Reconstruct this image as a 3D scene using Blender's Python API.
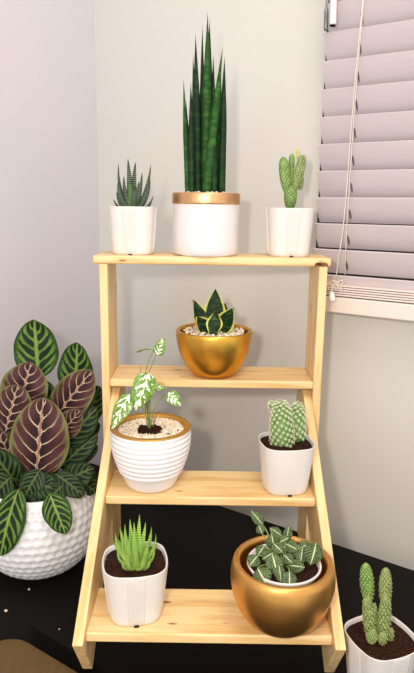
import bpy, math, random
from mathutils import Vector, Matrix, noise
random.seed(7)
R = math.radians; PI = math.pi
S = bpy.context.scene
for o in list(bpy.data.objects): bpy.data.objects.remove(o)
col = S.collection

# ------------------------------------------------------------------ camera
Z0 = 1.317                                   # underside of the top shelf above the floor
FPX, PITCH, ROLL, YAW = 611.4, .2117, .0134, .0028
CAM = Vector((-.0064, -1.0709, .1031 + Z0))
_R = Vector((math.cos(YAW), math.sin(YAW), 0)); _F = Vector((-math.sin(YAW), math.cos(YAW), 0)); _Z = Vector((0, 0, 1))
FWD = _F*math.cos(PITCH) - _Z*math.sin(PITCH); _U = _F*math.sin(PITCH) + _Z*math.cos(PITCH)
RGT = _R*math.cos(ROLL) + _U*math.sin(ROLL); UPV = -_R*math.sin(ROLL) + _U*math.cos(ROLL)
cd = bpy.data.cameras.new('camera'); cam = bpy.data.objects.new('camera', cd); col.objects.link(cam)
cd.sensor_fit = 'HORIZONTAL'; cd.sensor_width = 36; cd.lens = FPX/414*36; cd.clip_start = .02
cam.matrix_world = Matrix(((RGT.x, UPV.x, -FWD.x, CAM.x), (RGT.y, UPV.y, -FWD.y, CAM.y), (RGT.z, UPV.z, -FWD.z, CAM.z), (0, 0, 0, 1)))
S.camera = cam

# ------------------------------------------------------------------ world, lights, exposure
S.view_settings.view_transform = 'Standard'; S.view_settings.look = 'None'
S.view_settings.gamma = 1; S.view_settings.use_curve_mapping = False
S.view_settings.exposure = 0.42
S.cycles.use_denoising = True
S.cycles.max_bounces = 8
wd = bpy.data.worlds.new('world'); S.world = wd; wd.use_nodes = True
wd.node_tree.nodes['Background'].inputs[0].default_value = (1.0, .965, .93, 1)
wd.node_tree.nodes['Background'].inputs[1].default_value = .92
def area(name, loc, target, size, power, colour):
    l = bpy.data.lights.new(name, 'AREA'); l.shape = 'DISK'; l.size = size; l.energy = power; l.color = colour
    o = bpy.data.objects.new(name, l); col.objects.link(o); o.location = loc
    o.rotation_euler = (Vector(target) - Vector(loc)).to_track_quat('-Z', 'Y').to_euler()
    return o
area('front_lamp', CAM + Vector((-.13, -.03, .09)), (-.02, 0, 1.05), .07, 4.4, (1, .93, .84))
area('ceiling_lamp', (.25, -.85, 2.75), (.1, 0, .9), .6, 7, (1, .93, .84))

# ------------------------------------------------------------------ helpers
def lin(c):
    f = lambda v: v/12.92 if v <= .04045 else ((v + .055)/1.055)**2.4
    return tuple(f(v/255) for v in c[:3]) + (1,)
def at(u, v, **k):
    a, b = u - 207, v - 336.5
    r = RGT*(a/FPX) - UPV*(b/FPX) + FWD
    if 'n' in k: t = (k['n'] - NW.dot(CAM))/NW.dot(r)
    else:
        ax = 'xyz'.index(next(iter(k))); t = (next(iter(k.values())) - CAM[ax])/r[ax]
    return CAM + r*t
WA = .5895
EW = Vector((math.cos(WA), -math.sin(WA), 0)); NW = Vector((math.sin(WA), math.cos(WA), 0))   # along / into the right wall

class V:                                        # tiny node-expression helper
    nt = None
    def __init__(s, k): s.s = k
    def _m(a, op, b=None, c=None):
        n = V.nt.nodes.new('ShaderNodeMath'); n.operation = op
        for i, x in enumerate((a, b, c)):
            if x is None: continue
            if isinstance(x, V): V.nt.links.new(x.s, n.inputs[i])
            else: n.inputs[i].default_value = x
        return V(n.outputs[0])
    def __add__(a, b): return a._m('ADD', b)
    def __radd__(a, b): return a._m('ADD', b)
    def __sub__(a, b): return a._m('SUBTRACT', b)
    def __rsub__(a, b): return V._m(b, 'SUBTRACT', a)
    def __mul__(a, b): return a._m('MULTIPLY', b)
    def __rmul__(a, b): return a._m('MULTIPLY', b)
    def sin(a): return a._m('SINE')
    def abs(a): return a._m('ABSOLUTE')
    def fract(a): return a._m('FRACT')
    def pw(a, e): return a._m('POWER', e)
    def mx(a, b): return a._m('MAXIMUM', b)
    def mn(a, b): return a._m('MINIMUM', b)
def sstep(x, a, b):
    n = V.nt.nodes.new('ShaderNodeMapRange'); n.interpolation_type = 'SMOOTHSTEP'
    V.nt.links.new(x.s, n.inputs[0]); n.inputs[1].default_value = a; n.inputs[2].default_value = b
    return V(n.outputs[0])
def mixc(f, a, b):
    n = V.nt.nodes.new('ShaderNodeMix'); n.data_type = 'RGBA'
    if isinstance(f, V): V.nt.links.new(f.s, n.inputs[0])
    else: n.inputs[0].default_value = f
    for i, x in ((6, a), (7, b)):
        if isinstance(x, V): V.nt.links.new(x.s, n.inputs[i])
        else: n.inputs[i].default_value = lin(x)
    return V(n.outputs[2])
def coord(kind, scale=None):
    n = V.nt.nodes.new('ShaderNodeTexCoord'); o = n.outputs[kind]
    if scale:
        m = V.nt.nodes.new('ShaderNodeMapping'); m.inputs['Scale'].default_value = scale
        V.nt.links.new(o, m.inputs[0]); o = m.outputs[0]
    return o
def uv():
    n = V.nt.nodes.new('ShaderNodeSeparateXYZ'); V.nt.links.new(coord('UV'), n.inputs[0])
    return V(n.outputs[0]), V(n.outputs[1])
def tnoise(vec, scale, detail=3, rough=.5, dist=0):
    n = V.nt.nodes.new('ShaderNodeTexNoise'); n.inputs['Scale'].default_value = scale; n.inputs['Detail'].default_value = detail
    n.inputs['Roughness'].default_value = rough; n.inputs['Distortion'].default_value = dist
    V.nt.links.new(vec, n.inputs['Vector']); return V(n.outputs[0])
def voro(vec, scale, feature='F1', out=0):
    n = V.nt.nodes.new('ShaderNodeTexVoronoi'); n.feature = feature; n.inputs['Scale'].default_value = scale
    V.nt.links.new(vec, n.inputs['Vector']); return V(n.outputs[out])
MATS = {}
def material(name, colour, rough=.5, metal=0, bump=None, strength=.3, dist=.001, spec=.5, coat=0, sub=0):
    m = bpy.data.materials.new(name); m.use_nodes = True; V.nt = m.node_tree; b = V.nt.nodes['Principled BSDF']
    b.inputs['Roughness'].default_value = rough; b.inputs['Metallic'].default_value = metal
    b.inputs['Specular IOR Level'].default_value = spec; b.inputs['Coat Weight'].default_value = coat
    c = colour() if callable(colour) else colour
    if isinstance(c, V): V.nt.links.new(c.s, b.inputs['Base Color'])
    else: b.inputs['Base Color'].default_value = lin(c)
    if sub:
        b.inputs['Subsurface Weight'].default_value = sub; b.inputs['Subsurface Scale'].default_value = .005
    if bump:
        n = V.nt.nodes.new('ShaderNodeBump'); n.inputs['Strength'].default_value = strength; n.inputs['Distance'].default_value = dist
        V.nt.links.new(bump().s, n.inputs['Height']); V.nt.links.new(n.outputs[0], b.inputs['Normal'])
    MATS[name] = m; return m

class MB:                                       # mesh collector (coordinates relative to its thing)
    def __init__(s): s.v = []; s.f = []; s.uv = []; s.m = []; s.mi = 0
    def face(s, idx, uvs=None):
        s.f.append(tuple(idx)); s.uv.append(uvs or [(0, 0)]*len(idx)); s.m.append(s.mi)
    def grid(s, rows, closed_u=False, cap0=False, cap1=False, uvs=None, flip=False):
        b = len(s.v); nr = len(rows); nc = len(rows[0])
        for r in rows: s.v.extend([tuple(p) for p in r])
        for i in range(nr - 1):
            for j in range(nc if closed_u else nc - 1):
                k = (j + 1) % nc
                q = [b + i*nc + j, b + i*nc + k, b + (i+1)*nc + k, b + (i+1)*nc + j]
                t = [(i/(nr-1), j/nc), (i/(nr-1), (j+1)/nc), ((i+1)/(nr-1), (j+1)/nc), ((i+1)/(nr-1), j/nc)] if uvs is None else \
                    [uvs[i][j], uvs[i][j+1] if closed_u else uvs[i][k], uvs[i+1][j+1] if closed_u else uvs[i+1][k], uvs[i+1][j]]
                if flip: q.reverse(); t.reverse()
                s.face(q, t)
        if cap0: s.face([b + j for j in range(nc)][::(1 if flip else -1)], [(0, .5)]*nc)
        if cap1: s.face([b + (nr-1)*nc + j for j in range(nc)][::(-1 if flip else 1)], [(1, .5)]*nc)
    def box(s, lo, hi, M=None):
        b = len(s.v)
        for x in (lo[0], hi[0]):
            for y in (lo[1], hi[1]):
                for z in (lo[2], hi[2]):
                    p = Vector((x, y, z)); s.v.append(tuple(M @ p if M else p))
        for q in ((0,1,3,2), (4,6,7,5), (0,4,5,1), (2,3,7,6), (0,2,6,4), (1,5,7,3)): s.face([b + i for i in q])
    def prism(s, pts, a, b_, fn):               # polygon pts (2D) extruded from a to b_, fn(p, t) -> 3D
        b = len(s.v); n = len(pts)
        for t in (a, b_):
            for p in pts: s.v.append(tuple(fn(p, t)))
        s.face(list(range(b, b + n))[::-1]); s.face(list(range(b + n, b + 2*n)))
        for i in range(n): s.face([b + i, b + (i+1) % n, b + n + (i+1) % n, b + n + i])
    def tube(s, path, rad, n=8, uvs=None):
        path = [Vector(p) for p in path]; rows = []; N = len(path)
        ref = Vector((.3, .9, .2))
        for i, p in enumerate(path):
            d = (path[min(i+1, N-1)] - path[max(i-1, 0)]).normalized()
            a = d.cross(ref).normalized(); c = d.cross(a).normalized(); r = rad[i] if isinstance(rad, (list, tuple)) else rad
            rows.append([p + (a*math.cos(2*PI*k/n) + c*math.sin(2*PI*k/n))*r for k in range(n)])
        s.grid(rows, True, True, True)
    def lathe(s, prof, n=48, c=(0, 0, 0), disp=None, caps=(True, False)):
        c = Vector(c); rows = []
        for i, (r, z) in enumerate(prof):
            row = []
            for k in range(n):
                a = 2*PI*k/n; rr = r + (disp(i, k, r, z) if disp else 0)
                row.append(c + Vector((rr*math.cos(a), rr*math.sin(a), z)))
            rows.append(row)
        s.grid(rows, True, caps[0], caps[1])
    def ellipsoid(s, c, ax, n=14, m=10):        # ax = three half-axis vectors
        c = Vector(c); ax = [Vector(a) for a in ax]; rows = []
        for i in range(m + 1):
            t = PI*(.02 + .96*i/m); rows.append([c + ax[2]*-math.cos(t) + (ax[0]*math.cos(2*PI*k/n) + ax[1]*math.sin(2*PI*k/n))*math.sin(t) for k in range(n)])
        s.grid(rows, True, True, True)
    def pebble(s, c, r):
        rows = []; q = random.random()*6
        sx, sy, sz = r*random.uniform(.8, 1.3), r*random.uniform(.7, 1.1), r*random.uniform(.6, .9)
        for i in range(4):
            t = PI*(.12 + .76*i/3)
            rows.append([Vector(c) + Vector((sx*math.sin(t)*math.cos(q + k*PI/3)*random.uniform(.85, 1.1), sy*math.sin(t)*math.sin(q + k*PI/3)*random.uniform(.85, 1.1), -sz*math.cos(t))) for k in range(6)])
        s.grid(rows, True, True, True)
    def build(s, name, mats, parent=None, smooth=True, bevel=0, label=None, kind=None):
        me = bpy.data.meshes.new(name); me.from_pydata(s.v, [], s.f)
        ul = me.uv_layers.new(name='uv'); i = 0
        for t in s.uv:
            for q in t: ul.data[i].uv = q; i += 1
        for m in (mats if isinstance(mats, (list, tuple)) else [mats]): me.materials.append(MATS[m])
        for p, k in zip(me.polygons, s.m): p.use_smooth = smooth; p.material_index = k
        me.update()
        o = bpy.data.objects.new(name, me); col.objects.link(o)
        if parent: o.parent = parent
        if bevel:
            b = o.modifiers.new('bevel', 'BEVEL'); b.width = bevel; b.segments = 3; b.limit_method = 'ANGLE'
            for p in me.polygons: p.use_smooth = True
            b.harden_normals = True
        if label: o['label'] = label
        if kind: o['kind'] = kind
        return o
def thing(name, label, cat, loc=(0, 0, 0), group=None):
    o = bpy.data.objects.new(name, None); col.objects.link(o); o.location = loc; o.empty_display_size = .02
    o['label'] = label; o['category'] = cat
    if group: o['group'] = group
    return o
def tag(o, label, cat, group=None):
    o['label'] = label; o['category'] = cat
    if group: o['group'] = group
    return o
def struct(o): o['kind'] = 'structure'; return o

OVATE = lambda u: max(0, math.sin(PI*u**.85))**.7
LANCE = lambda u: (min(1, u*6 + .55))*max(0, 1 - u**1.6)**.75
CORD = lambda u: max(0, math.sin(PI*min(1, u**.62)))**.7
def leaf(B, T, w, N, bow=.0, cup=.0, shape=OVATE, th=.0008, nu=16, nv=8, mb=None, fold=0, wave=0, twist=0):
    """closed leaf blade from B (base) to T (tip), width w, facing N; uv: u along, v across"""
    mb = mb or MB(); B = Vector(B); T = Vector(T); D = T - B; L = D.length; d = D.normalized()
    N = Vector(N); N = (N - d*N.dot(d)).normalized(); ph = random.random()*6
    top, bot, tu = [], [], []
    for i in range(nu + 1):
        u = i/nu; c = B + D*u + N*(bow*L*4*u*(1-u)); tang = (D + N*(bow*L*4*(1-2*u))).normalized()
        nn = (N - tang*N.dot(tang)).normalized(); sd = tang.cross(nn)
        if twist: q = Matrix.Rotation(twist*(u-.3), 3, tang); nn = q @ nn; sd = q @ sd
        hw = max(w*.5*shape(min(max(u, .004), .996)), .00015); r1, r2, ru = [], [], []
        for j in range(nv + 1):
            t = j/nv*2 - 1
            p = c + sd*(hw*t) + nn*(cup*w*t*t + fold*w*abs(t)*.5 + wave*w*abs(t)*math.sin(u*14 + ph + (2 if t > 0 else 0)))
            k = th*.5*(1 - abs(t)**3)
            r1.append(p + nn*k); r2.append(p - nn*k); ru.append((u, j/nv))
        top.append(r1); bot.append(r2); tu.append(ru)
    mb.grid(top, uvs=tu, flip=True); mb.grid(bot, uvs=tu)
    return mb
def spear(B, T, a, b, N, bow=0, shape=LANCE, n=12, nu=18, mb=None, flat=.55):
    """fleshy leaf: elliptical section (half width a, half thickness b), flatter on the N side"""
    mb = mb or MB(); B = Vector(B); T = Vector(T); D = T - B; L = D.length; d = D.normalized()
    N = Vector(N); N = (N - d*N.dot(d)).normalized(); rows, us = [], []
    for i in range(nu + 1):
        u = i/nu; c = B + D*u + N*(bow*L*4*u*(1-u)); tang = (D + N*(bow*L*4*(1-2*u))).normalized()
        nn = (N - tang*N.dot(tang)).normalized(); sd = tang.cross(nn); k = max(shape(min(u, .995)), .02)
        rows.append([c + sd*(a*k*math.cos(2*PI*j/n)) + nn*(b*k*math.sin(2*PI*j/n)*(flat if math.sin(2*PI*j/n) > 0 else 1)) for j in range(n)])
        us.append([(u, j/n) for j in range(n + 1)])
    mb.grid(rows, True, True, True, uvs=us)
    return mb

# ------------------------------------------------------------------ materials
def pine(base=(239, 208, 154), dark=(214, 167, 102), knots=True):
    def f():
        c = coord('Object', (1.3, 16, 16)); n1 = tnoise(c, 5, 4, .55, .6)
        c2 = coord('Object', (4, 90, 90)); n2 = tnoise(c2, 4, 2)
        k = sstep(n1, .42, .72)*.75 + n2*.25
        r = mixc(k, base, dark)
        if knots:
            kd = voro(coord('Object', (7, 22, 22)), 1.6); r = mixc(sstep(kd, .13, .05), r, (128, 78, 40))
        return r
    return f
material('pine', pine(), .42, spec=.35, bump=lambda: tnoise(coord('Object', (3, 80, 80)), 5, 2), strength=.08)
material('pine_end', lambda: mixc(tnoise(coord('Object'), 160, 3), (226, 192, 150), (200, 160, 115)), .7)
material('bark', lambda: mixc(tnoise(coord('Object'), 200, 3), (96, 66, 44), (150, 110, 74)), .9)
material('plaster_left', lambda: mixc(tnoise(coord('Object'), 2.2, 3), (212, 201, 205), (201, 202, 209)), .75, spec=.2,  # pinkish and bluish cast of the mixed room light put into the colour
         bump=lambda: tnoise(coord('Object'), 45, 5, .6), strength=.12, dist=.003)
material('plaster_right', lambda: mixc(tnoise(coord('Object'), 2.0, 3), (217, 206, 194), (208, 212, 210)), .75, spec=.2,  # warm and cool tints of uneven room light, blended into the plaster colour
         bump=lambda: tnoise(coord('Object'), 45, 5, .6), strength=.12, dist=.003)
material('floor_wood', lambda: mixc(tnoise(coord('Object', (2, 30, 30)), 3, 4), (120, 92, 60), (86, 62, 38)), .5)
material('black_table', lambda: mixc(tnoise(coord('Object', (3, 60, 60)), 3, 4), (10, 7, 6), (17, 12, 10)), .5, spec=.1)
material('brown_wood', lambda: mixc(tnoise(coord('Object', (60, 4, 30)), 5, 4, .6, .4), (112, 88, 50), (70, 52, 28)), .5, spec=.3)
material('white_plastic', (222, 216, 211), .38, spec=.4)
material('white_glaze', (226, 219, 219), .18, spec=.5, coat=.3)
material('white_ceramic', (232, 232, 234), .3, spec=.45)
material('matte_white', (234, 231, 232), .4, spec=.4)
material('gold', lambda: mixc(tnoise(coord('Object'), 60, 4, .6), (232, 186, 86), (208, 156, 56)), .32, 1,
         bump=lambda: tnoise(coord('Object', (1, 1, 5)), 40, 3), strength=.12)
material('gold_rim', lambda: mixc(tnoise(coord('Object'), 70, 3), (232, 188, 140), (214, 164, 112)), .4, 1)
material('gold_copper', lambda: mixc(tnoise(coord('Object'), 50, 4, .6), (232, 178, 104), (200, 146, 76)), .4, 1,
         bump=lambda: tnoise(coord('Object', (1, 1, 5)), 40, 3), strength=.12)
material('gold_paint', lambda: mixc(tnoise(coord('Object'), 90, 3), (204, 158, 78), (184, 136, 58)), .42, .75)
material('soil', lambda: mixc(sstep(tnoise(coord('Object'), 420, 4, .7), .45, .72), (38, 20, 14), (92, 56, 40)), .95, spec=.1,
         bump=lambda: tnoise(coord('Object'), 500, 3, .7), strength=.9, dist=.003)
material('gravel', lambda: mixc(sstep(voro(coord('Object'), 260, 'F1', 1), .2, .9), (238, 226, 206), (206, 188, 160)), .8, spec=.2)
material('dark_pebble', (92, 66, 48), .8)
material('hole', (30, 22, 18), .9, spec=.1)
material('slot_shade', (112, 92, 92), .9)
material('slat_paint', lambda: mixc(tnoise(coord('Object', (3, 60, 60)), 5, 4, .6), (214, 203, 206), (202, 190, 194)), .5, spec=.3)
material('rail_paint', (228, 214, 206), .5, spec=.3)
material('glass_dark', (46, 40, 40), .15)
material('cord', lambda: mixc(tnoise(coord('Object'), 300, 2), (238, 228, 216), (214, 200, 184)), .8)
material('white_wand', (236, 230, 226), .3)
material('grey_metal', (128, 132, 128), .35, .8)
material('stem_green', (122, 136, 66), .5)
material('stem_brown', (104, 90, 50), .6)
material('petiole', (74, 84, 38), .5)
def m_sanse(base, mottle):
  def f():
    u, v = uv(); n = tnoise(coord('Object', (40, 40, 130)), 1, 3, .6)
    c = mixc(sstep(n, .42, .70), base, mottle)  # noise mottles the leaf with its paler green
    return mixc(sstep(u, .955, .985), c, (112, 72, 62))
  return f
material('snake_leaf', m_sanse((12, 38, 16), (28, 66, 26)), .55, spec=.22)
material('snake_leaf_bright', m_sanse((26, 68, 22), (58, 106, 36)), .55, spec=.22)
def zebra(dark, light, band, tip, amt, bands=34, lo=.2):
    def f():
        u, v = uv(); n = tnoise(coord('Object'), 300, 2)
        w = (u*(bands*6.283) + n*3.0).sin(); d = ((v*(9*6.283)).sin()*.5 + .5)
        c = mixc(sstep(u, .0, .55), light, dark)
        c = mixc(sstep(w*.7 + d*.5, .45, .75)*amt*sstep(u, .99, .75)*sstep(u, lo-.2, lo), c, band)
        return mixc(sstep(u, .93, .99), c, tip)
    return f
material('zebra_leaf', zebra((26, 46, 28), (62, 98, 44), (168, 180, 160), (84, 60, 44), .62, 26), .55, spec=.22)
material('zebra_leaf_bright', zebra((54, 100, 36), (128, 170, 62), (190, 204, 160), (80, 96, 50), .35), .55, spec=.22)
material('lime_leaf', zebra((112, 162, 30), (186, 212, 80), (226, 236, 180), (150, 156, 70), .7, 18), .55, spec=.22, sub=.1)
def m_hahnii():
    u, v = uv(); s = (v - .5).abs()*2; n = tnoise(coord('Object', (90, 90, 200)), 1, 3)
    c = mixc(sstep(n, .45, .7), (22, 44, 24), (52, 82, 44))
    return mixc(sstep(s + n*.12, .80, .90), c, (206, 204, 104))
material('hahnii_leaf', m_hahnii, .55, spec=.22)
def m_splash():
    u, v = uv(); s = (v - .5).abs()*2
    n = tnoise(coord('Object'), 210, 3, .6); n2 = tnoise(coord('Object'), 420, 2)
    vein = ((u*1.0 - s*.30)*(4.5*6.283)).sin(); big = tnoise(coord('Object'), 120, 2)
    c = mixc(sstep(n2, .4, .65), (70, 116, 32), (126, 166, 66))
    c = mixc(sstep(vein*.10 + n*.6 + big*.5 - s*.20, .50, .55)*sstep(s, .95, .82), c, (240, 242, 218))
    return mixc(sstep(s, .07, .03), c, (206, 218, 160))
material('splash_leaf', m_splash, .45, sub=.1)
def m_fitt():
    u, v = uv(); s = (v - .5).abs()*2
    q = ((u - s*.34)*7).fract(); vein = sstep((q - .5).abs(), .40, .48)
    e = voro(coord('Object'), 330, 'DISTANCE_TO_EDGE'); net = sstep(e, .07, .02)
    n = tnoise(coord('Object'), 200, 2)
    c = mixc(sstep(n, .4, .65), (24, 46, 18), (52, 78, 28))
    c = mixc((vein*.6).mx(net*.3)*sstep(s, 1.0, .85), c, (178, 190, 142))
    return mixc(sstep(s, .10, .04), c, (198, 204, 158))
material('fittonia_leaf', m_fitt, .55, spec=.22)
def cala(ground, pale, dark, edge, rib, k=6.0):
    def f():
        u, v = uv(); n = tnoise(coord('Object'), 70, 3); side = sstep(v, .499, .501)
        s = (v - .5).abs()*2
        q = ((u - s*s*.24 - s*.14)*k + side*.35 + n*.35).fract()
        blot = sstep((q - .5).abs() + sstep(s, .14, .05)*.4 + (s*1.2).pw(3)*.28 + n*.12, .47, .39)       # dark ovals along the side veins
        fine = ((u - s*s*.24 - s*.14)*(k*6*6.283)).sin()
        c = mixc(sstep(fine*.25 + n, .35, .75), ground, pale)
        c = mixc(sstep(s + n*.4, .92, 1.12), c, edge)
        c = mixc(blot*sstep(s, .96, .80), c, dark)
        return mixc(sstep(s, .055, .03), c, rib)
    return f
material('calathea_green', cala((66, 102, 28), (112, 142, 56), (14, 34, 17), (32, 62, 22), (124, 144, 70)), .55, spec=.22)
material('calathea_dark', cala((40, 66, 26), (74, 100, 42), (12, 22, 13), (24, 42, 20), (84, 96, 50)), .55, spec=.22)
def purp():
    u, v = uv(); n = tnoise(coord('Object'), 70, 3); side = sstep(v, .499, .501); s = (v - .5).abs()*2
    q = ((u - s*s*.22 - s*.14)*6.0 + side*.35 + n*.35).fract()
    fine = ((u - s*s*.22 - s*.14)*(36*6.283)).sin()
    c = mixc(sstep(s, .25, .75), (206, 186, 150), (112, 108, 66))
    c = mixc(sstep(fine*.3 + n, .35, .75)*.75, c, (92, 58, 54))
    blot = sstep((q - .5).abs() + sstep(s, .10, .03)*.3 + (s*1.1).pw(5)*.22 + n*.16, .56, .49)
    c = mixc(blot*sstep(s, .98, .80), c, mixc(sstep(s + n*.3, .2, .8), (36, 17, 20), (76, 40, 42)))
    c = mixc(sstep(s + n*.1, .92, 1.02), c, (104, 106, 58))
    return mixc(sstep(s, .045, .025), c, (150, 104, 92))
material('calathea_purple', purp, .55, spec=.22)
def m_pad(base, mottle, dot):
    def f():
        u, v = uv(); a = (u*(11*6.283)).sin(); b = (v*(10*6.283)).sin()
        n = tnoise(coord('Object'), 120, 2)
        c = mixc(sstep(n, .4, .7), base, mottle)  # paler flesh tone blotched in by noise
        return mixc(sstep(a*b, .50, .75), c, dot)
    return f
material('pad_green', m_pad((76, 118, 46), (116, 150, 66), (186, 190, 118)), .5)
material('pad_olive', m_pad((92, 116, 56), (128, 144, 76), (196, 192, 132)), .5)
material('pad_yellow', m_pad((170, 176, 96), (196, 192, 120), (220, 214, 160)), .5)
material('areole', (226, 214, 160), .7)
material('thimble_green', lambda: mixc(tnoise(coord('Object'), 120, 2), (66, 116, 36), (128, 170, 76)), .5)
material('white_spine', (236, 230, 206), .6)
material('crumb', (222, 196, 180), .8)

# ------------------------------------------------------------------ room shell
ZT = .75
TBK = .191; TFR = -.328; WALL = TBK + .066                              # right wall plane: NW . p = WALL
cp = at(97, 120, n=WALL); CO = Vector((cp.x, cp.y, 0))
LW = -NW                                        # left wall runs from the corner towards the room
mb = MB(); mb.prism([(0, 0), (2.2, 0), (2.2, 2.8), (0, 2.8)], 0, .1, lambda p, t: CO + EW*p[0] + NW*t + _Z*p[1]); o = struct(mb.build('wall_right', 'plaster_right', smooth=False))
mb = MB(); mb.prism([(-.1, 0), (2.2, 0), (2.2, 2.8), (-.1, 2.8)], 0, .1, lambda p, t: CO + LW*p[0] - EW*t + _Z*p[1]); struct(mb.build('wall_left', 'plaster_left', smooth=False))
mb = MB(); mb.prism([(-.1, -.1), (2.2, -.1), (2.2, 2.2), (-.1, 2.2)], -.05, 0, lambda p, t: CO + EW*p[0] + LW*p[1] + _Z*t); struct(mb.build('floor', 'floor_wood', smooth=False))

# ------------------------------------------------------------------ black table
def frame_xy(a, c): return EW*a + NW*c          # a along the right wall, c = NW . p
aL = EW.dot(CO) + .012
t = thing('black_table', 'long black wooden table under the plant stand, along the wall', 'table', (0, 0, 0))
mb = MB(); mb.prism([(aL, TFR), (aL + 1.5, TFR), (aL + 1.5, TBK), (aL, TBK)], ZT - .075, ZT, lambda p, q: frame_xy(*p) + _Z*q)
mb.build('tabletop', 'black_table', t, bevel=.003)
for a in (aL + .05, aL + 1.45):
    for c in (-.27, .15):
        mb = MB(); mb.prism([(a-.025, c-.025), (a+.025, c-.025), (a+.025, c+.025), (a-.025, c+.025)], 0, ZT - .075, lambda p, q: frame_xy(*p) + _Z*q)
        mb.build('leg', 'black_table', t, bevel=.002)
# small brown table in front
t = thing('side_table', 'brown wood-grain table top with rounded corner, in front of the black table', 'table', (0, 0, 0))
zb = ZT - .022; c0 = NW.dot(at(62, 662, z=zb)); a0 = EW.dot(at(-4, 640, z=zb)); rr = .045; w_, d_ = .5, .45
pts = []
for (cx, cy, s0) in ((a0 + w_ - rr, c0 - rr, 0), (a0 + rr, c0 - rr, 90), (a0 + rr, c0 - d_ + rr, 180), (a0 + w_ - rr, c0 - d_ + rr, 270)):
    for k in range(9): pts.append((cx + rr*math.cos(R(s0 + 90*k/8)), cy + rr*math.sin(R(s0 + 90*k/8))))
mb = MB(); mb.prism(pts, zb - .025, zb, lambda p, q: frame_xy(*p) + _Z*q); mb.build('tabletop', 'brown_wood', t, bevel=.003)
for a in (a0 + .06, a0 + w_ - .06):
    for c in (c0 - .06, c0 - d_ + .06):
        mb = MB(); mb.tube([frame_xy(a, c), frame_xy(a, c) + _Z*(zb - .025)], .018, 12); mb.build('leg', 'brown_wood', t)
for (u, v, s, lb) in ((29, 590, .0026, 'pale crumb on the black table, nearest the white dimpled pot'), (6, 611.5, .003, 'largest pale crumb, lying at the black table\'s left front edge'), (59.3, 629.5, .0015, 'tiny pale crumb on the table beside the stand\'s left foot')):
    p = at(u, v, z=ZT); mb = MB(); mb.pebble((0, 0, s*.55), s); o = mb.build('crumb', 'crumb'); o.location = (p.x, p.y, ZT); tag(o, lb, 'crumb', 'crumbs on the black table')

# ------------------------------------------------------------------ plant stand
TH = .0146
st = thing('plant_stand', 'four-tier pale pine ladder stand holding the potted plants on the black table', 'plant stand', (0, 0, ZT))
def board(name, x0, x1, y0, y1, z0, bevel=.0028):
    mb = MB(); hx, hy = (x1-x0)/2, (y1-y0)/2; mb.box((-hx, -hy, -TH/2), (hx, hy, TH/2))
    o = mb.build(name, 'pine', st, smooth=False, bevel=bevel); o.location = ((x0+x1)/2, (y0+y1)/2, z0 + TH/2 - ZT); return o
# top shelf: front lower edge scooped out near its right end
mb = MB(); rows = []; xs = [-.2105, -.2095] + [-.2 + .01*i for i in range(38)] + [.175 + .0025*i for i in range(12)] + [.2045, .2055]
for x in xs:
    e = .0012 if x in (xs[0], xs[-1]) else 0
    sc = .0075*max(0, math.cos((x - .1885)/.0125*PI/2))**.8 if abs(x - .1885) < .0125 else 0
    prof = []
    r_ = .004
    for (cy, cz, a0_) in ((.104 - r_, TH - r_, 0), (0 + r_, TH - r_, 90), (0 + r_, r_, 180), (.104 - r_, r_, 270)):
        for k in range(5):
            a = R(a0_ + 90*k/4); y = cy + (r_ - e)*math.cos(a); z = cz + (r_ - e)*math.sin(a)
            if z < TH/2 and y < .05: z += sc*(1 - y/.05)
            prof.append(Vector((x, y, z - TH/2)))
    rows.append(prof)
mb.grid(rows, True, True, True, flip=True); o = mb.build('shelf', 'pine', st); o.location = (0, 0, Z0 + TH/2 - ZT)
for p in o.data.polygons:
    c = p.center
    if abs(c.x - .1885) < .011 and c.z < .0 and c.y < .04: p.material_index = 1
o.data.materials.append(MATS['bark'])
ZS = [Z0 + TH, Z0 - .2086, Z0 - .3598, Z0 - .476]
board('shelf', -.2 + TH, .2 - TH, 0, .104, ZS[1] - TH)
board('shelf', -.2 + 2*TH, .2 - 2*TH, -.158, -.054, ZS[2] - TH)
board('shelf', -.2 + 2*TH, .2 - 2*TH, -.3335, -.2295, ZS[3] - TH)
for s in (-1, 1):
    # local x runs along the board so that the grain follows it
    mb = MB(); Lz = Z0 - ZT; mb.box((-Lz/2, -.052, -TH/2), (Lz/2, .052, TH/2)); o = mb.build('upright', 'pine', st, smooth=False, bevel=.0015)
    o.matrix_local = Matrix.Translation((s*(.2 - TH/2), .052, Lz/2)) @ Matrix(((0, 0, 1, 0), (0, 1, 0, 0), (-1, 0, 0, 0), (0, 0, 0, 1)))
    mb = MB(); ang = math.atan(.681); d = Vector((0, math.cos(ang), math.sin(ang))); pn = Vector((0, -math.sin(ang), math.cos(ang)))
    P0 = Vector((0, -.2945, 0))                     # lower back corner rests on the table
    M = Matrix(((0, 0, 1, 0), (d.y, pn.y, 0, 0), (d.z, pn.z, 0, 0), (0, 0, 0, 1)))
    yz = [(-.2945, 0.0), (.1035, .271), (.1035, .3435), (.0375, .3435), (-.2945 + pn.y*.104, pn.z*.104)]
    pts = [((y + .2945)*d.y + z*d.z, (y + .2945)*pn.y + z*pn.z) for y, z in yz]
    mb.prism(pts, -TH/2, TH/2, lambda p, q: Vector((p[0], p[1], q))); o = mb.build('slanted_leg', 'pine', st, smooth=False, bevel=.0012)
    o.matrix_local = Matrix.Translation((s*(.2 - 1.5*TH - .0002), -.2945, 0)) @ M

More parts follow.
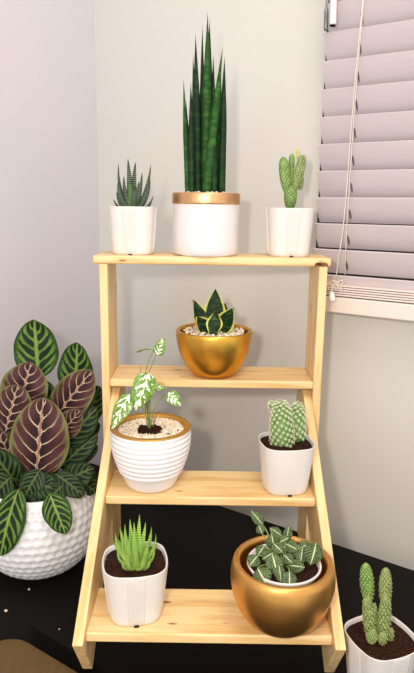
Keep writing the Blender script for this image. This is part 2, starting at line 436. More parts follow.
# ------------------------------------------------------------------ window and blind
BP = .209
zt = [at(u, v, n=BP) for (u, v) in ((325, 61.5), (311, 248.6))]
pitch = (zt[0].z - zt[1].z)/7; zb0 = zt[1].z; aB = EW.dot(at(317.5, 160, n=BP)); LB = .78
mb = MB(); aW = aB - .014
for (x0, x1, z0, z1) in ((aW, aW+.7, zb0-.1, zb0-.06), (aW, aW+.7, zb0+.72, zb0+.76), (aW+.66, aW+.7, zb0-.06, zb0+.72)):
    mb.prism([(x0, WALL), (x0, WALL-.012), (x1, WALL-.012), (x1, WALL)], z0, z1, lambda p, q: frame_xy(*p) + _Z*q)
fr = struct(mb.build('window_1', 'white_plastic', smooth=False))
mb = MB(); mb.prism([(aW, WALL), (aW, WALL-.004), (aW+.66, WALL-.004), (aW+.66, WALL)], zb0-.06, zb0+.72, lambda p, q: frame_xy(*p) + _Z*q); struct(mb.build('pane', 'glass_dark', fr, smooth=False))
org = frame_xy(aB, BP) + _Z*zb0
bl = thing('window_blind', 'closed pinkish-white slatted window blind on the right wall', 'blind', org)
def fb(a, c, z): return EW*a + NW*c + _Z*z
def slat(a0, tilt_c, tilt_z, z, name='slat'):
    mb = MB(); rows = []
    e1 = Vector((tilt_c, -tilt_z)); L = e1.length; e1.normalize(); e2 = Vector((e1.y, -e1.x)); th = .0017
    sec = []
    for k in range(9): t_ = k/8; sec.append(e1*(L*t_) + e2*(th + .0018*math.sin(PI*t_)))
    for k in range(8, -1, -1): t_ = k/8; sec.append(e1*(L*t_) + e2*(-th + .0018*math.sin(PI*t_)))
    c = Vector((0, 0))
    mb.prism([tuple(q) for q in sec], 0, LB, lambda p, q: Vector((q, p[0], p[1])))
    o = mb.build(name, 'slat_paint', bl, smooth=False)
    o.matrix_local = Matrix.Translation(fb(a0, 0, z)) @ Matrix(((EW.x, NW.x, 0, 0), (EW.y, NW.y, 0, 0), (0, 0, 1, 0), (0, 0, 0, 1)))
    return o
aC = EW.dot(at(350, 140, n=BP)) - aB            # lift cord position along the blind
for k in range(-1, 12):
    o = slat(0, .026, pitch + .001 - (.004 if k < 3 else 0), k*pitch)
    mb = MB(); zz = -.62*pitch; cc = .026*.62 - .004
    pts = [(aC + .004 + (.0019*math.cos(2*PI*j/12)), zz + .009*math.sin(2*PI*j/12)) for j in range(12)]
    mb.prism(pts, -.0012, .0010, lambda p, q: Vector((p[0], .026*(-p[1]/pitch) - .0036 + q, p[1])))
    mb.build('cord_slot', 'slot_shade', o, smooth=False)  # flat dark oval: cord hole with its shadow painted in
zst = at(326, 283.5, n=BP).z - zb0; zrl = at(326, 295, n=BP).z - zb0; zrb = at(326, 311, n=BP).z - zb0
for k in range(5):
    mb = MB(); hgt = (zst - zrl)/5; z1 = zst - hgt*k
    mb.prism([(0, .0), (LB, .0), (LB, .052), (0, .052)], z1 - hgt*.72, z1, lambda p, q: fb(p[0], p[1] - .006, q)); mb.build('slat', 'rail_paint', bl, smooth=False, bevel=.001)
mb = MB(); mb.prism([(0, -.010), (LB, -.010), (LB, .046), (0, .046)], zrb, zrl - .001, lambda p, q: fb(p[0], p[1], q)); mb.build('bottom_rail', 'rail_paint', bl, smooth=False, bevel=.003)
mb = MB(); mb.prism([(-.005, -.012), (LB+.005, -.012), (LB+.005, .045), (-.005, .045)], 11*pitch + .005, 11*pitch + .065, lambda p, q: fb(p[0], p[1], q)); mb.build('head_rail', 'rail_paint', bl, smooth=False, bevel=.003)
# cords in front of the slats, ending in a loose tangle
def fpx(u, v, c): return at(u, v, n=BP + c) - org
pth = [fpx(aU, aV, -.012) for aU, aV in ((366, -40), (362, 10), (356, 70), (351, 130), (347, 185), (343, 230), (338, 262), (335, 284))]
mb = MB(); mb.tube(pth, .0009, 6); mb.build('lift_cord', 'cord', bl)
pth = [fpx(aU, aV, -.011) for aU, aV in ((366, -40), (363, 10), (357.5, 70), (353, 130), (349.5, 185), (346.5, 230), (345, 275))]
mb = MB(); mb.tube(pth, .0007, 6); mb.build('lift_cord', 'cord', bl)
mb = MB(); pth = []
for i in range(70):
    q = i/69; pth.append(fpx(335 + 9.5*math.sin(q*19)*(.6 + .4*math.sin(q*7)), 284.5 + 4.5*math.sin(q*31 + 1) + 2*q, -.018 + .004*math.sin(q*23)))
mb.tube(pth, .0009, 6); mb.build('cord_tangle', 'cord', bl)
pth = [fpx(aU, aV, -.02) for aU, aV in ((334, 286), (331, 291), (329, 296), (332, 303), (337, 306), (333, 301), (331, 295))]
mb = MB(); mb.tube(pth, .0009, 6); mb.build('cord_end', 'cord', bl)
mb = MB(); a_, b_ = fpx(331.5, 291.5, -.022), fpx(332.5, 301.5, -.022); mb.tube([a_ + (b_-a_)*t_ for t_ in (0, .15, .5, .85, 1)], [.002, .0045, .0058, .0065, .004], 12); mb.build('cord_tassel', 'white_wand', bl)
a_, b_ = fpx(335.5, -45, -.02), fpx(332.7, 25, -.02)
mb = MB(); mb.tube([a_ + (b_-a_)*t_ for t_ in (0, .4, .97, 1)], [.0052, .0052, .0062, .0055], 14); o = mb.build('tilt_wand', 'white_wand', bl)
mb = MB(); a2, b2 = fpx(332.7, 25.0, -.02), fpx(332.65, 26.2, -.02); mb.tube([a2, b2], .0052, 14); mb.build('wand_tip', 'hole', o)
a_, b_ = fpx(327.8, -45, -.012), fpx(325.8, 31, -.012)
mb = MB(); mb.tube([a_ + (b_-a_)*t_ for t_ in (0, .4, .68, .72, .98, 1)], [.0015, .0015, .0015, .0036, .004, .002], 12); mb.build('tilt_cord', 'grey_metal', bl)

# ------------------------------------------------------------------ pots
def rsq(h, rc, rib=0, n=26):
    """rounded square outline, half width h, corner radius rc; fine ribs of height rib in the middle of each side"""
    pts = []
    for s in range(4):
        a = s*PI/2; d = Vector((math.cos(a), math.sin(a))); t = Vector((-d.y, d.x))
        for i in range(n):
            q = -1 + 2*i/(n - 1)*1.0; f = q*(h - rc)
            bump = rib*(.5 + .5*math.cos(q*PI*9)) if abs(q) < .78 else 0
            bulge = h*.035*(1 - q*q)
            pts.append(d*(h + bump + bulge) + t*f)
        for k in range(1, 6):
            b = a + PI/2*k/6; pts.append(d*(h-rc) + t*(h-rc) + Vector((math.cos(b), math.sin(b)))*rc)
    return pts
def soil_disc(outline, z, parent, mat='soil', amp=.003, rings=9, name='soil'):
    mb = MB(); rows = []
    for i in range(rings + 1):
        k = max(.02, 1 - i/rings)
        rows.append([Vector((p[0]*k, p[1]*k, z + amp*(1-k)*.6 + (amp*noise.noise((p[0]*k*70, p[1]*k*70, z*9)) if i else 0))) for p in outline])
    mb.grid(rows, True, False, True)
    mb.grid([[Vector((p[0], p[1], z - .012)) for p in outline], rows[0]], True, True, False)
    return mb.build(name, mat, parent)
def square_pot(root, h_top, h_bot, H, rotz, ribs=1):
    rt = Matrix.Rotation(rotz, 3, 'Z'); nn = 50
    def row(h, z, rib, rcf=.6): return [rt @ Vector((p.x, p.y, z)) for p in rsq(h, h*rcf, rib, 46)]
    mb = MB(); rows = []
    for z, e in ((.0, -.0025), (.0015, -.0008), (.004, 0)): rows.append(row(h_bot + e, z, .0))
    for i in range(11):
        q = i/10; z = .006 + (H - .012)*q; rows.append(row(h_bot + (h_top - h_bot)*(z/H), z, .0017*ribs))
    rows += [row(h_top - .0002, H - .003, .0012*ribs), row(h_top, H - .001, 0.0003), row(h_top, H, 0), row(h_top - .0012, H, 0), row(h_top - .002, H - .002, 0), row(h_top - .0035, H*.78, 0)]
    mb.grid(rows, True, True, False); o = mb.build('pot', 'white_plastic', root)
    mb = MB(); k = rt @ Vector((0, -h_bot - h_bot*.037 - .0012, 0)); dd = rt @ Vector((1, 0, 0)); ou = rt @ Vector((0, -1, 0))
    mb.prism([(-.0034, .0), (.0034, 0), (.0028, .0015), (.0, .002), (-.0028, .0015)], -.003, .0006, lambda p, q: k + dd*p[0] + ou*q + _Z*(p[1] + .0004)); mb.build('drain_notch', 'hole', o, smooth=False)
    zs = H - .0062; hh = h_bot + (h_top - h_bot)*(zs/H) - .0028
    ol = [tuple((rt @ Vector((p.x, p.y, 0)))[:2]) for p in rsq(hh, hh*.6, 0, 12)]
    soil_disc(ol, zs, root)
    return zs
def areoles(pad_c, ax, root, n=60, mat='areole', size=.0007, length=.0013):
    """tufts of short spines all over a pad"""
    mb = MB(); ax = [Vector(a) for a in ax]; g = PI*(3 - 5**.5)
    for i in range(n):
        z = 1 - 2*(i + .5)/n; r = math.sqrt(1 - z*z); a = g*i
        p = Vector(pad_c) + ax[0]*(r*math.cos(a)) + ax[1]*(r*math.sin(a)) + ax[2]*z
        nn = (ax[0]*(r*math.cos(a)/ax[0].length_squared) + ax[1]*(r*math.sin(a)/ax[1].length_squared) + ax[2]*(z/ax[2].length_squared)).normalized()
        for k in range(3):
            d = (nn + Vector((random.uniform(-.7, .7), random.uniform(-.7, .7), random.uniform(-.7, .7)))).normalized()
            mb.tube([p - nn*.0004, p + d*length*.5, p + d*length], [size*.5, size*.35, size*.1], 4)
    return mb.build('spines', mat, root, kind='stuff')
def pad(root, a, b, w, depth, mat, n=70, egg=.12):
    """opuntia pad between points a (bottom) and b (top)"""
    a, b = Vector(a), Vector(b); up = (b - a)/2; c = (a + b)/2; d = up.normalized()
    view = Vector((.15, -1, 0)); sd = d.cross(view).normalized(); fr_ = sd.cross(d).normalized()
    ax = (sd*w/2, fr_*depth/2, up); mb = MB(); rows = []; m, nn = 22, 22
    for i in range(m + 1):
        t_ = PI*(.015 + .97*i/m); zz = -math.cos(t_); k = math.sin(t_)**.8*(1 + egg*zz)
        rows.append([c + up*zz + (ax[0]*math.cos(2*PI*j/nn) + ax[1]*math.sin(2*PI*j/nn))*k for j in range(nn)])
    mb.grid(rows, True, True, True)
    o = mb.build('pad', mat, root); areoles(c, ax, o, n); return o

VB = Vector((0, -1, 0))
def local(root): return lambda u, v, y: at(u, v, y=y) - Vector(root.location)

# top shelf left: dark zebra haworthia
r = thing('potted_haworthia', 'dark zebra-striped haworthia in a white ribbed pot, at left on top shelf', 'potted plant', (at(133.8, 250, y=.052).x, .052, ZS[0]), 'small succulents and cacti in white square pots')
zs = square_pot(r, .0415, .035, .0845, R(-3)); L = local(r); yc = .052
bz = Vector((-.003, 0, zs))
for (u, v, dy, w, bw, m) in ((118.6, 163.5, -.004, .0062, -.06, 0), (127.9, 158.5, .004, .006, .02, 0), (135.5, 161.8, .012, .006, .03, 0), (150.7, 164.4, .004, .0062, -.05, 0),
        (149.9, 177.9, -.012, .0062, -.09, 0), (149.9, 184.7, .016, .006, -.09, 0), (153.3, 195.7, -.008, .0055, -.12, 0), (113.5, 199, -.008, .0055, -.12, 0), (118.3, 180, -.016, .0065, -.10, 0),
        (151.6, 201.6, -.02, .005, -.14, 0), (130, 181, -.014, .0062, -.02, 1), (135, 186, -.018, .006, -.05, 0), (124, 176, -.012, .0062, -.05, 0), (142, 172, -.012, .006, -.04, 0), (116.5, 192, .012, .006, -.12, 0), (139, 181, .02, .006, -.05, 1)):
    tip = L(u, v, yc + dy*1.6); B = bz + Vector(((tip.x - bz.x)*.22, dy*.5, -.002)); d_ = (tip - B).normalized()
    N = Vector((-(tip.x - bz.x)*1.2, -dy*2 - .012, .012))
    spear(B, tip, w*1.22, w*.8, N, bw*1.2, nu=16).build('leaf', 'zebra_leaf_bright' if m else 'zebra_leaf', r)

# top shelf middle: cylindrical snake plant
cx = at(205.6, 250, y=.052).x
r = thing('potted_snake_plant', 'tall spear-leaved snake plant in a white cylinder pot with gold band', 'potted plant', (cx, .052, ZS[0])); L = local(r)
mb = MB(); mb.lathe([(.001, .0002), (.054, .0002), (.0565, .0015), (.0585, .005), (.0592, .02), (.0594, .08), (.0594, .0905)], 64, caps=(True, False)); mb.build('pot', 'white_glaze', r)
mb = MB(); mb.lathe([(.0594, .0900), (.0608, .0906), (.0611, .0925), (.0611, .107), (.0605, .109), (.059, .1098), (.0565, .1098), (.0555, .108), (.0555, .095)], 64, caps=(False, False)); mb.build('gold_band', 'gold_rim', r)
ol = [(.0557*math.cos(2*PI*k/40), .0557*math.sin(2*PI*k/40)) for k in range(40)]
soil_disc(ol, .104, r)
mb = MB()
for i in range(260):
    a, q = random.random()*2*PI, .054*math.sqrt(random.random()); mb.pebble((q*math.cos(a), q*math.sin(a), .1068 + random.uniform(0, .0025)), random.uniform(.0022, .0038))
mb.build('gravel', 'gravel', r, kind='stuff')
SN = lambda u: (1 - .12*u)*(1 if u < .52 else max(.02, 1 - ((u - .52)/.48)**1.35))
for (tu, tv, bu, w, dy) in ((183.5, 79, 188, 5.4, -.006), (193, 55, 196, 5.6, .012), (190.8, 82, 191.8, 6.2, -.012), (195.5, 34, 198, 8, .0), (202.4, 25, 202, 6, .022), (207.6, 12.5, 206, 9.6, .004),
        (209.5, 19, 209.5, 8, .028), (213.4, 55, 212.5, 7, .012), (222.5, 48, 205.5, 8.2, -.020), (224.6, 57, 221.5, 7.6, -.004), (213.2, 87, 214, 7, -.014), (221, 72, 217.5, 6.4, .016), (186, 100, 190, 5, .02)):
    tip = L(tu, tv, .052 + dy); B = L(bu, 192, .052 + dy); B.z = .100; px = w/2/556
    d_ = (tip - B)
    spear(B, tip, px, px*.95, VB, random.uniform(-.012, .012), shape=SN, n=16, nu=30, flat=1).build('leaf', 'snake_leaf_bright' if tu in (222.5, 183.5, 207.6, 221) else 'snake_leaf', r)

# top shelf right: opuntia
r = thing('potted_cactus', 'green paddle cactus with yellow tip in white ribbed pot, right on top shelf', 'potted plant', (at(287.6, 250, y=.055).x, .055, ZS[0]), 'small succulents and cacti in white square pots')
square_pot(r, .0415, .035, .0855, R(4)); L = local(r); y0 = .055
for (u0, v0, u1, v1, w, dy, m) in ((290, 210, 291, 185, 13.5, 0, 'pad_green'), (287, 194, 283, 157, 11, -.004, 'pad_green'), (295, 191, 303, 155, 10, -.004, 'pad_olive'), (291.5, 172, 292, 153.5, 6.2, .004, 'pad_green'),
        (292, 187, 292.6, 168, 6, .002, 'pad_green'), (298.5, 161, 297.6, 148, 4.2, .003, 'pad_yellow'), (300, 190, 301.5, 176, 6, .006, 'pad_olive')):
    px = w/552; pad(r, L(u0, v0, y0 + dy), L(u1, v1, y0 + dy), px, px*.62, m, 64 if w > 8 else 30)

# second shelf: gold bowl with broad-leaved succulent
r = thing('potted_haworthia', 'rosette of dark green leaves with yellow margins in a gold bowl', 'potted plant', (at(213.5, 375, y=.045).x, .045, ZS[1])); L = local(r)
prof = [(.001, .0003), (.034, .0003), (.039, .002), (.044, .0065), (.052, .018), (.0605, .034), (.0665, .052), (.0695, .068), (.0705, .078), (.0703, .083), (.0692, .0858), (.067, .0866), (.0645, .0858), (.0632, .083), (.0625, .074), (.062, .06)]
mb = MB(); mb.lathe([(a*1.015, b) for a, b in prof], 72); mb.build('bowl', 'gold', r, label='metallic gold bowl')
ol = [(.0624*math.cos(2*PI*k/40), .0624*math.sin(2*PI*k/40)) for k in range(40)]
soil_disc(ol, .074, r)
mb = MB()
for i in range(360):
    a, q = random.random()*2*PI, .0565*math.sqrt(random.random()); mb.pebble((q*math.cos(a), q*math.sin(a), .0785 + random.uniform(0, .0042)), random.uniform(.0024, .0042))
mb.build('gravel', 'gravel', r, kind='stuff')
HB = lambda u: (.55 + .45*math.sin(min(1, u/.5)*PI/2))*(1 if u < .4 else max(0, 1 - ((u - .4)/.6)**1.7))
for (u, v, dy, w, bx, by, cup, bow, nx, nz) in ((215.6, 288.7, .012, .037, 0, .008, .10, .02, -.1, .3), (192.8, 300, .004, .030, -.010, .002, .14, .05, .5, .5), (234, 307.8, -.012, .035, .008, -.004, .12, .05, -.35, .6),
        (194.5, 316.5, -.024, .031, -.004, -.010, .16, .08, .25, .8), (214, 310.5, -.022, .026, .003, -.026, .2, .10, -.1, .9), (226, 303, .02, .03, .008, .01, .12, .05, -.5, .4)):
    tip = L(u, v, .045 + dy); B = Vector((bx, by, .077)); 
    if v == 310.5: B = Vector((-.002, -.034, .083)); tip = L(216, 311, .045 - .012)
    leaf(B, tip, w*1.2, Vector((nx, -1, nz)), -bow, cup, HB, .0035, 18, 12).build('leaf', 'hahnii_leaf', r)

# third shelf left: splashed foliage in white ringed pot
yq = -.109
r = thing('potted_caladium', 'white-splashed leafy plant in a white ringed pot with gold rim', 'potted plant', (at(151, 470, y=yq).x, yq, ZS[2])); L = local(r)
prof = [(.001, .0003), (.036, .0003), (.040, .002), (.0435, .008), (.049, .022)]
z = .024
for k in range(8):
    rb = .0495 + .0165*math.sin(min(1, (k + .3)/7.5)*PI/2); rn = .0495 + .0165*math.sin(min(1, (k + 1.3)/7.5)*PI/2)
    prof += [(rb, z), (rb + .0012, z + .0012), ((rb + rn)/2 + .0018, z + .0045), (rn + .001, z + .0074), (rn - .0004, z + .0082)]; z += .0088
prof += [(.0668, z + .001), (.0672, z + .005), (.0668, z + .0075)]; ztop = z + .0075
mb = MB(); mb.lathe(prof, 80, caps=(True, False)); mb.build('pot', 'matte_white', r)
mb = MB(); mb.lathe([(.0668, ztop - .0006), (.0672, ztop + .0006), (.066, ztop + .0018), (.0585, ztop + .0018), (.0565, ztop + .0004), (.0555, ztop - .004), (.055, ztop - .014)], 80, caps=(False, False)); mb.build('rim', 'gold_paint', r, label='flat gold-painted rim')
ol = [(.0555*math.cos(2*PI*k/40), .0555*math.sin(2*PI*k/40)) for k in range(40)]
soil_disc(ol, ztop - .0055, r, 'gravel', .001, name='gravel_bed')
mb = MB(); dk = MB(); so = MB()
for i in range(1500):
    a, q = random.random()*2*PI, .0545*math.sqrt(random.random()); p = (q*math.cos(a), q*math.sin(a))
    rr_ = math.hypot(p[0] + .001, p[1] + .004)/(1 + .35*noise.noise((p[0]*80, p[1]*80, 3)))
    z_ = ztop - .0052 + random.uniform(0, .0012)
    if rr_ < .021: so.pebble((p[0], p[1], z_ + .0035*(1 - rr_/.021)), random.uniform(.0018, .0034))
    else: (dk if i % 90 == 5 else mb).pebble((p[0], p[1], z_), random.uniform(.002, .003) if i % 90 == 5 else random.uniform(.0013, .0024))
so.build('soil', 'soil', r, kind='stuff')
mb.build('gravel', 'gravel', r, kind='stuff'); dk.build('gravel', 'dark_pebble', r, kind='stuff', label='scattered dark brown pebbles')
base = Vector((-.001, -.004, ztop - .006))
def stem(root, pts, r0, r1, mat, name='stem'):
    pts = [Vector(p) for p in pts]; n = 14; path = []
    for i in range(n + 1):                       # Catmull-like smoothing by repeated lerp (Bezier)
        q = [p.copy() for p in pts]; t_ = i/n
        while len(q) > 1: q = [q[k].lerp(q[k+1], t_) for k in range(len(q) - 1)]
        path.append(q[0])
    mb = MB(); mb.tube(path, [r0 + (r1 - r0)*i/n for i in range(n + 1)], 7); return mb.build(name, mat, root)
for (au, av, tu, tv, w, dy, dt, N, bow, shp, mids) in (
        (147.5, 377, 135.5, 411, 22, -.030, -.045, (.25, -1, .25), .06, CORD, ((149, 400),)),
        (128, 398, 111.5, 429.5, 17, -.036, -.055, (-.3, -1, .35), .06, CORD, ((146, 412), (140, 396))),
        (157.5, 353.5, 163.5, 337.5, 12, .006, .004, (-.35, -1, .1), .02, CORD, ((145, 395), (145, 374))),
        (154.5, 348.5, 133.5, 352.5, 16, .012, .03, (.1, .12, 1), .05, CORD, ((143, 392), (141, 372))),
        (150, 386.5, 167, 388.5, 9, -.004, .01, (.1, -.5, .6), .06, CORD, ((150, 402),)),
        (169.5, 394, 181, 406, 13, -.012, -.018, (.25, -1, .4), .05, CORD, ((152, 410), (158, 396)))):
    A = L(au, av, yq + dy); T = L(tu, tv, yq + dt)
    s_ = stem(r, [base + Vector((random.uniform(-.005, .005), random.uniform(-.004, .004), 0))] + [L(mu, mv, yq + dy*.5) for mu, mv in mids] + [A],   .0010, .0007, 'stem_green')
    sc = w/585
    leaf(A - (T - A)*.12, T, sc, N, bow, -.07, shp, .0007, 18, 10, wave=.02).build('leaf', 'splash_leaf', r)
stem(r, [base, L(147, 400, yq), L(141, 385, yq - .01), L(140.4, 364.5, yq - .01)], .0012, .0003, 'stem_brown')
stem(r, [base + Vector((.004, 0, 0)), L(157, 408, yq), L(160, 412, yq)], .001, .0005, 'stem_brown')
stem(r, [base, L(146, 405, yq), L(152, 386, yq)], .0016, .001, 'stem_green')

# third shelf right: thimble cactus
r = thing('potted_cactus', 'bumpy clustered thimble cactus with white spines in a smooth white pot', 'potted plant', (at(285, 470, y=-.1145).x, -.1145, ZS[2]), 'small succulents and cacti in white square pots')
zs = square_pot(r, .043, .0345, .083, R(8), .15); L = local(r)
def thimble(root, a, b, w, ns, sz):
    a, b = Vector(a), Vector(b); up = b - a; H = up.length; d = up.normalized(); sd = d.cross(VB).normalized(); fr_ = sd.cross(d); rw = w/2
    mb = MB(); rows = []
    for i in range(15):
        t_ = i/14; k = rw*math.sqrt(max(.02, 1 - max(0, (t_ - .36)/.66)**2))*(.86 + .14*min(1, t_*4)); rows.append([a + up*t_*.98 + (sd*math.cos(2*PI*j/18) + fr_*math.sin(2*PI*j/18))*k*.92 for j in range(18)])
    mb.grid(rows, True, True, True); sp = MB(); g = PI*(3 - 5**.5)
    for i in range(ns):
        t_ = .06 + .93*(i + .5)/ns; k = rw*math.sqrt(max(.03, 1 - max(0, (t_ - .36)/.66)**2)); an = i*g*1.0
        o_ = sd*math.cos(an) + fr_*math.sin(an); nn = (o_*(1 - max(0, t_ - .6)*1.4) + d*max(.15, (t_ - .4)*2.0)).normalized()
        c = a + up*t_ + o_*k*.92; q1 = nn.orthogonal().normalized(); q2 = nn.cross(q1)
        mb.ellipsoid(c, (q1*sz, q2*sz, nn*sz*1.25), 8, 6); tp = c + nn*sz*1.15
        for m in range(9):
            aa = m*2*PI/9 + i; dd = (q1*math.cos(aa) + q2*math.sin(aa) + nn*.45).normalized(); sp.tube([tp - nn*.0006, tp + dd*.0022, tp + dd*.0042], [.0004, .00032, .00012], 4)
    o = mb.build('stem', 'thimble_green', root); sp.build('spines', 'white_spine', o, kind='stuff')
thimble(r, L(282, 447, -.112), L(281, 402, -.112), .036, 140, .0027)
thimble(r, L(296, 440, -.100), L(297.5, 404, -.100), .027, 92, .0025)
thimble(r, L(275, 412, -.110), L(270.5, 402.5, -.110), .0095, 16, .0018)

# bottom shelf left: lime haworthia
yb = -.283
r = thing('potted_haworthia', 'bright lime-green spiky haworthia in a white ribbed pot on the bottom shelf', 'potted plant', (at(135.5, 600, y=yb).x, yb, ZS[3]), 'small succulents and cacti in white square pots')
zs = square_pot(r, .0445, .036, .083, R(9)); L = local(r); b0 = Vector((.0, .006, zs))
for (u, v, dy, w, bw) in ((139.5, 514.5, .012, .0062, -.02), (129.9, 519, .006, .0058, -.03), (125, 524, .0, .006, -.06), (145.6, 522, .01, .0058, -.03), (151.6, 526.6, .004, .006, -.06), (155.7, 533.8, -.002, .006, -.10),
        (115.4, 531.4, .0, .006, -.10), (120, 526.5, .01, .0055, -.08), (154, 546, -.016, .006, -.13), (117.8, 548, -.016, .006, -.13), (122, 559, -.026, .0058, -.14), (150, 556, -.026, .0056, -.14), (134, 528, -.010, .0062, -.03),
        (142, 533, -.014, .0062, -.03), (128, 539, -.020, .0062, -.06), (136, 546, -.028, .006, -.06), (147, 541, -.020, .006, -.08), (134, 522, .016, .0055, -.02), (113.5, 541, .008, .0055, -.12), (157.5, 542, .008, .0055, -.12), (127, 553, -.032, .0055, -.12), (144, 552, -.032, .0055, -.12), (118, 538, .014, .0052, -.1), (152, 535, .014, .0052, -.1), (136, 539, -.024, .0058, -.06), (130, 529, -.004, .0056, -.04), (149, 535, -.01, .0056, -.07), (123, 534, -.008, .0056, -.08)):
    tip = L(u, v, yb + .006 + dy*1.5); B = b0 + Vector(((tip.x - b0.x)*.28, dy*.45, -.003))
    N = Vector((-(tip.x - b0.x)*1.3, -dy*2 - .016, .016))
    spear(B, tip, w*1.12, w*.7, N, bw*1.25, nu=16, shape=lambda u: min(1, u*5 + .6)*max(0, 1 - u)**.8).build('leaf', 'lime_leaf', r)

# bottom shelf right: big gold planter holding a veined plant in its own white pot
yg = -.304; gx = at(281.5, 600, y=yg).x
g = thing('gold_planter', 'big round metallic gold planter on the bottom shelf', 'planter', (gx, yg, ZS[3]))
prof = [(.001, .0003), (.026, .0003), (.033, .0016), (.043, .007), (.0545, .018), (.0640, .034), (.0700, .052), (.0725, .066), (.0728, .078), (.0716, .089), (.0695, .0965), (.0665, .0985), (.0625, .0985), (.0605, .0965), (.0595, .092), (.0605, .080), (.061, .066), (.056, .040), (.042, .022), (.024, .0145), (.001, .0145)]
mb = MB(); mb.lathe(prof, 80, caps=(True, True)); mb.build('planter_body', 'gold_copper', g)
r = thing('potted_fittonia', 'trailing plant with white-veined dark leaves inside the big gold planter', 'potted plant', (gx + .001, yg - .002, ZS[3] + .0150)); L = local(r)
mb = MB(); mb.lathe([(.001, 0), (.018, 0), (.022, .001), (.035, .03), (.0485, .074), (.0515, .078), (.0515, .0805), (.0503, .0815), (.0488, .0805), (.0475, .074), (.045, .06)], 56); mb.build('pot', 'white_plastic', r)
ol = [(.0474*math.cos(2*PI*k/40), .0474*math.sin(2*PI*k/40)) for k in range(40)]
soil_disc(ol, .073, r)
zp = ZS[3] + .0150
for (u, v, du, dv, l, w, dy, nx, nz) in ((257, 518, -14, -17, 21, 10, .030, .3, .3), (260.4, 529.5, -3, -8, 11, 9, .022, 0, .4), (276, 532, 12, 8, 16, 9, .030, 0, .8), (287.8, 533, 2, -14, 16, 9, .024, -.2, .3),
        (272.4, 541, -2, -14, 17, 13, .010, .2, .5), (278, 548, 10, 10, 16, 11, .004, 0, .9), (291.8, 547, 12, 6, 16, 12, .010, 0, .9), (313, 554, -5, 20, 25, 19, -.006, .25, .5), (301.4, 556, -2, 15, 20, 12, -.002, -.2, .6),
        (275, 565, 5, 20, 24, 16, -.026, -.1, .7), (262.5, 577, 9, 16, 22, 18, -.038, -.25, .8), (280, 574, 2, 15, 20, 10, -.034, .1, .6), (289.3, 580, 0, 16, 20, 13, -.044, .1, .7), (296.6, 566.4, 15, 2, 18, 12, -.022, .1, .8),
        (253.5, 561, -6, 8, 14, 13, -.014, -.2, .8), (261, 551, -4, 6, 14, 11, .004, -.2, .8), (288, 559, 8, 8, 14, 11, -.012, 0, .9), (284, 540, 6, -3, 13, 10, .018, 0, .7), (268, 556, -8, 5, 14, 11, -.006, -.1, .8), (305, 546, 9, -3, 14, 11, .010, .1, .8)):
    k = math.hypot(du, dv); l *= .92; hx, hy = du/k*l/2, dv/k*l/2; n_ = Vector((nx, -1, nz)); dz = .004 if dv > 0 else 0
    B = L(u - hx, v - hy, yg + dy + (.006 if dv > 0 else 0)); T = L(u + hx, v + hy, yg + dy - (.008 if dv > 0 else -.004))
    lb = leaf(B, T, w/640, n_, .06, -.05, OVATE, .0008, 14, 10, wave=.012).build('leaf', 'fittonia_leaf', r)
    c0_ = Vector((B.x*.35, .2*B.y + .002, .074)); stem(r, [c0_, Vector((B.x*.7, B.y*.6, max(.082, B.z*.8 + .02))), B], .0011, .0008, 'stem_green')
stem(r, [L(311, 556, yg + .004), L(310, 540, yg + .006), L(310, 531, yg + .006)], .0010, .0004, 'stem_green')

# on the table at right: bunny-ear cactus
p = at(381, 641, z=ZT + .074)
r = thing('potted_cactus', 'two-eared paddle cactus in a white ribbed pot on the black table', 'potted plant', (p.x, p.y, ZT), 'small succulents and cacti in white square pots')
square_pot(r, .0445, .036, .083, R(22)); L = local(r); y0 = p.y
for (u0, v0, u1, v1, w, dy, m) in ((372, 643, 367, 597, 12.5, -.002, 'pad_olive'), (369, 603, 365.2, 563.5, 13, .004, 'pad_green'), (370, 620, 365, 598, 8, -.004, 'pad_olive'), (374.5, 641, 374, 603, 8, .0, 'pad_olive'), (383, 645, 386, 594, 12.5, -.006, 'pad_olive'),
        (385.5, 608, 385.6, 568, 12, -.002, 'pad_olive'), (390, 642, 391, 628, 6.5, -.002, 'pad_olive'), (371.5, 643, 372.5, 630, 10, -.012, 'pad_green'), (382.5, 645, 383, 632, 9, -.015, 'pad_olive')):
    px = w/680; pad(r, L(u0, v0, y0 + dy), L(u1, v1, y0 + dy), px, px*.66, m, 110 if w > 9 else 36, .06)

# left: peacock plant in a dimpled white pot
pc = at(33, 580, z=ZT); PC = Vector((pc.x, pc.y + .055, ZT))
r = thing('potted_calathea', 'large peacock plant with green and purple leaves in a dimpled white pot', 'potted plant', PC); L = local(r); yp = PC.y
prof = []
for i in range(71):
    q = i/70; a = R(-66 + 112*q); prof.append((.112*math.cos(a)**.85, .083 + .1*math.sin(a)))
z_off = prof[0][1]
prof = [(a, b - z_off + .0004) for a, b in prof]; nseg = 200; cols = 40
def dimple(i, k, rad, z):
    row_h = 5.2; rr_ = i/row_h; ro = round(rr_); uu = k/nseg*cols + (.5 if ro % 2 else 0); dx = (uu - round(uu))/.56; dz = (rr_ - ro)/.56
    d2 = dx*dx + dz*dz
    if i < 4 or i > 66: return 0
    return -.0032*max(0, 1 - d2)
pr2 = [(.001, .0004)] + prof
mb = MB(); mb.lathe(pr2, nseg, disp=lambda i, k, a, b: dimple(i - 1, k, a, b) if i else 0)
tr, tz = prof[-1]
mb.lathe([(tr, tz), (tr - .002, tz + .0015), (tr - .005, tz + .001), (tr - .006, tz - .004), (tr - .002, tz - .03)], nseg, caps=(False, False))
mb.build('pot', 'white_ceramic', r, label='white dimpled round pot')
ol = [((tr - .005)*math.cos(2*PI*k/40), (tr - .005)*math.sin(2*PI*k/40)) for k in range(40)]
soil_disc(ol, tz - .012, r)
crown = Vector((0, 0, tz - .012))
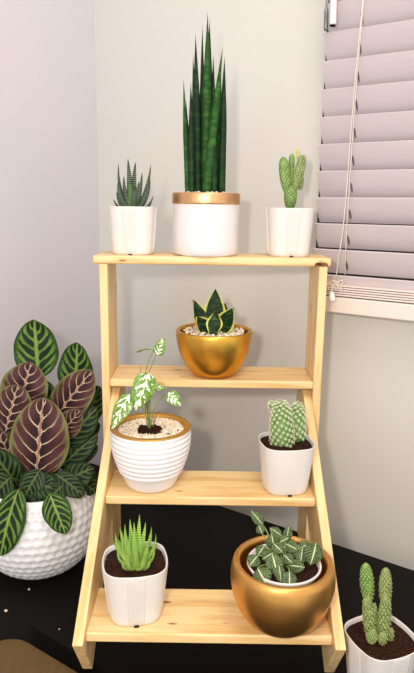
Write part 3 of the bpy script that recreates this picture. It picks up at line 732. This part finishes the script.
CA = lambda u: max(0, math.sin(PI*u**.86))**.52
for (bu, bv, tu, tv, w, db, dt, N, bow, cup, m) in (
        (38, 378, 34, 319.5, 45, .05, .06, (.1, -1, .1), -.04, .06, 'calathea_green'),
        (74, 397, 77, 342.5, 38, .055, .065, (-.15, -1, .1), -.04, .07, 'calathea_green'),
        (18, 412, 31, 362.5, 47, .01, .02, (.1, -1, .05), .03, -.05, 'calathea_purple'),
        (5, 433, 18, 385, 43, -.015, -.005, (.1, -1, .1), .03, -.05, 'calathea_purple'),
        (36.5, 477, 43.5, 398, 57, -.04, -.03, (.06, -1, .05), .04, -.05, 'calathea_purple'),
        (55, 418, 92, 371, 40, .03, .03, (-.2, -1, .15), .03, -.05, 'calathea_purple'),
        (58, 438, 80, 410, 26, .015, .02, (0, -1, .2), .03, -.05, 'calathea_purple'),
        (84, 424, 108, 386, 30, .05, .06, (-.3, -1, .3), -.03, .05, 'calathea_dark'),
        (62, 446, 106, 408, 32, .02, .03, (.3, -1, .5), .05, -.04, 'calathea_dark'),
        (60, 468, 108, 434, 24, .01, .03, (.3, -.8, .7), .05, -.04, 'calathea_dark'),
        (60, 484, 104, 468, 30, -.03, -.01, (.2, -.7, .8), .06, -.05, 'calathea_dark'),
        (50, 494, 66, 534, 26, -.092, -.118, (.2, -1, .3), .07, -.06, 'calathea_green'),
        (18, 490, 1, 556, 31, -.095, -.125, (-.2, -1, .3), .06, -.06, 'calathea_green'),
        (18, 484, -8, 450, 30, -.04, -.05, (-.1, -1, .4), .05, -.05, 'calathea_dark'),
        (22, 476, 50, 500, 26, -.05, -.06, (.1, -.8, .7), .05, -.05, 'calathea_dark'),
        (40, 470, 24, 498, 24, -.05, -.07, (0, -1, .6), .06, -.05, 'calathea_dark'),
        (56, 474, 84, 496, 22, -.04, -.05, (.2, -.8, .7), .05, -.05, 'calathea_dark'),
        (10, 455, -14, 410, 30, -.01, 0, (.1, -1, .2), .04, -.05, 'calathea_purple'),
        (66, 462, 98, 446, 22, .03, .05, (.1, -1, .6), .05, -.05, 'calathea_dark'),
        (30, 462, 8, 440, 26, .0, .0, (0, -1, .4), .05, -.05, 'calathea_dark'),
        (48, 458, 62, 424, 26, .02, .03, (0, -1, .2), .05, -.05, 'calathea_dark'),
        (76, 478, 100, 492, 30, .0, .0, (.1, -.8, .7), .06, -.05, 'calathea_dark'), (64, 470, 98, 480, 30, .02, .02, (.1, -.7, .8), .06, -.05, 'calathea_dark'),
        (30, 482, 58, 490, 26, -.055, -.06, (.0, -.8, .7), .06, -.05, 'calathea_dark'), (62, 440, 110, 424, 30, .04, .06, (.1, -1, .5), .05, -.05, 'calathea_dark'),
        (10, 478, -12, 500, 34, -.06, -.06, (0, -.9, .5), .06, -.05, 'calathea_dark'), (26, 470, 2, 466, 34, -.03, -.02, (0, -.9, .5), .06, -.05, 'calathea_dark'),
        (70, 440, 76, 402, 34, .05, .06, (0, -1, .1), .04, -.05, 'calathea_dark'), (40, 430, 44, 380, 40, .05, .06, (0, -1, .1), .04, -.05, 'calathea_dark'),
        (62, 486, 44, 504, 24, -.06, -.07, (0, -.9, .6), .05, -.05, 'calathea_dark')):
    B = L(bu, bv, yp + db); T = L(tu, tv, yp + dt)
    lim = -.212 - PC.x; B.x = min(B.x, lim - .012 - .2*w/545); T.x = min(T.x, lim)     # keep the foliage clear of the stand's side
    lf = leaf(B, T, w/545, N, bow, cup, CA, .0009, 22, 12, wave=.03, twist=random.uniform(-.25, .25)).build('leaf', m, r, label={'calathea_green': 'green leaf with dark blotches', 'calathea_purple': 'maroon leaf underside with pale veins', 'calathea_dark': 'dark green leaf'}[m])
    b0_ = crown + Vector((B.x*.25, B.y*.2, 0))
    stem(r, [b0_, b0_.lerp(B, .5) + Vector((0, .0, .012)), B], .0022, .0014, 'petiole', 'petiole')
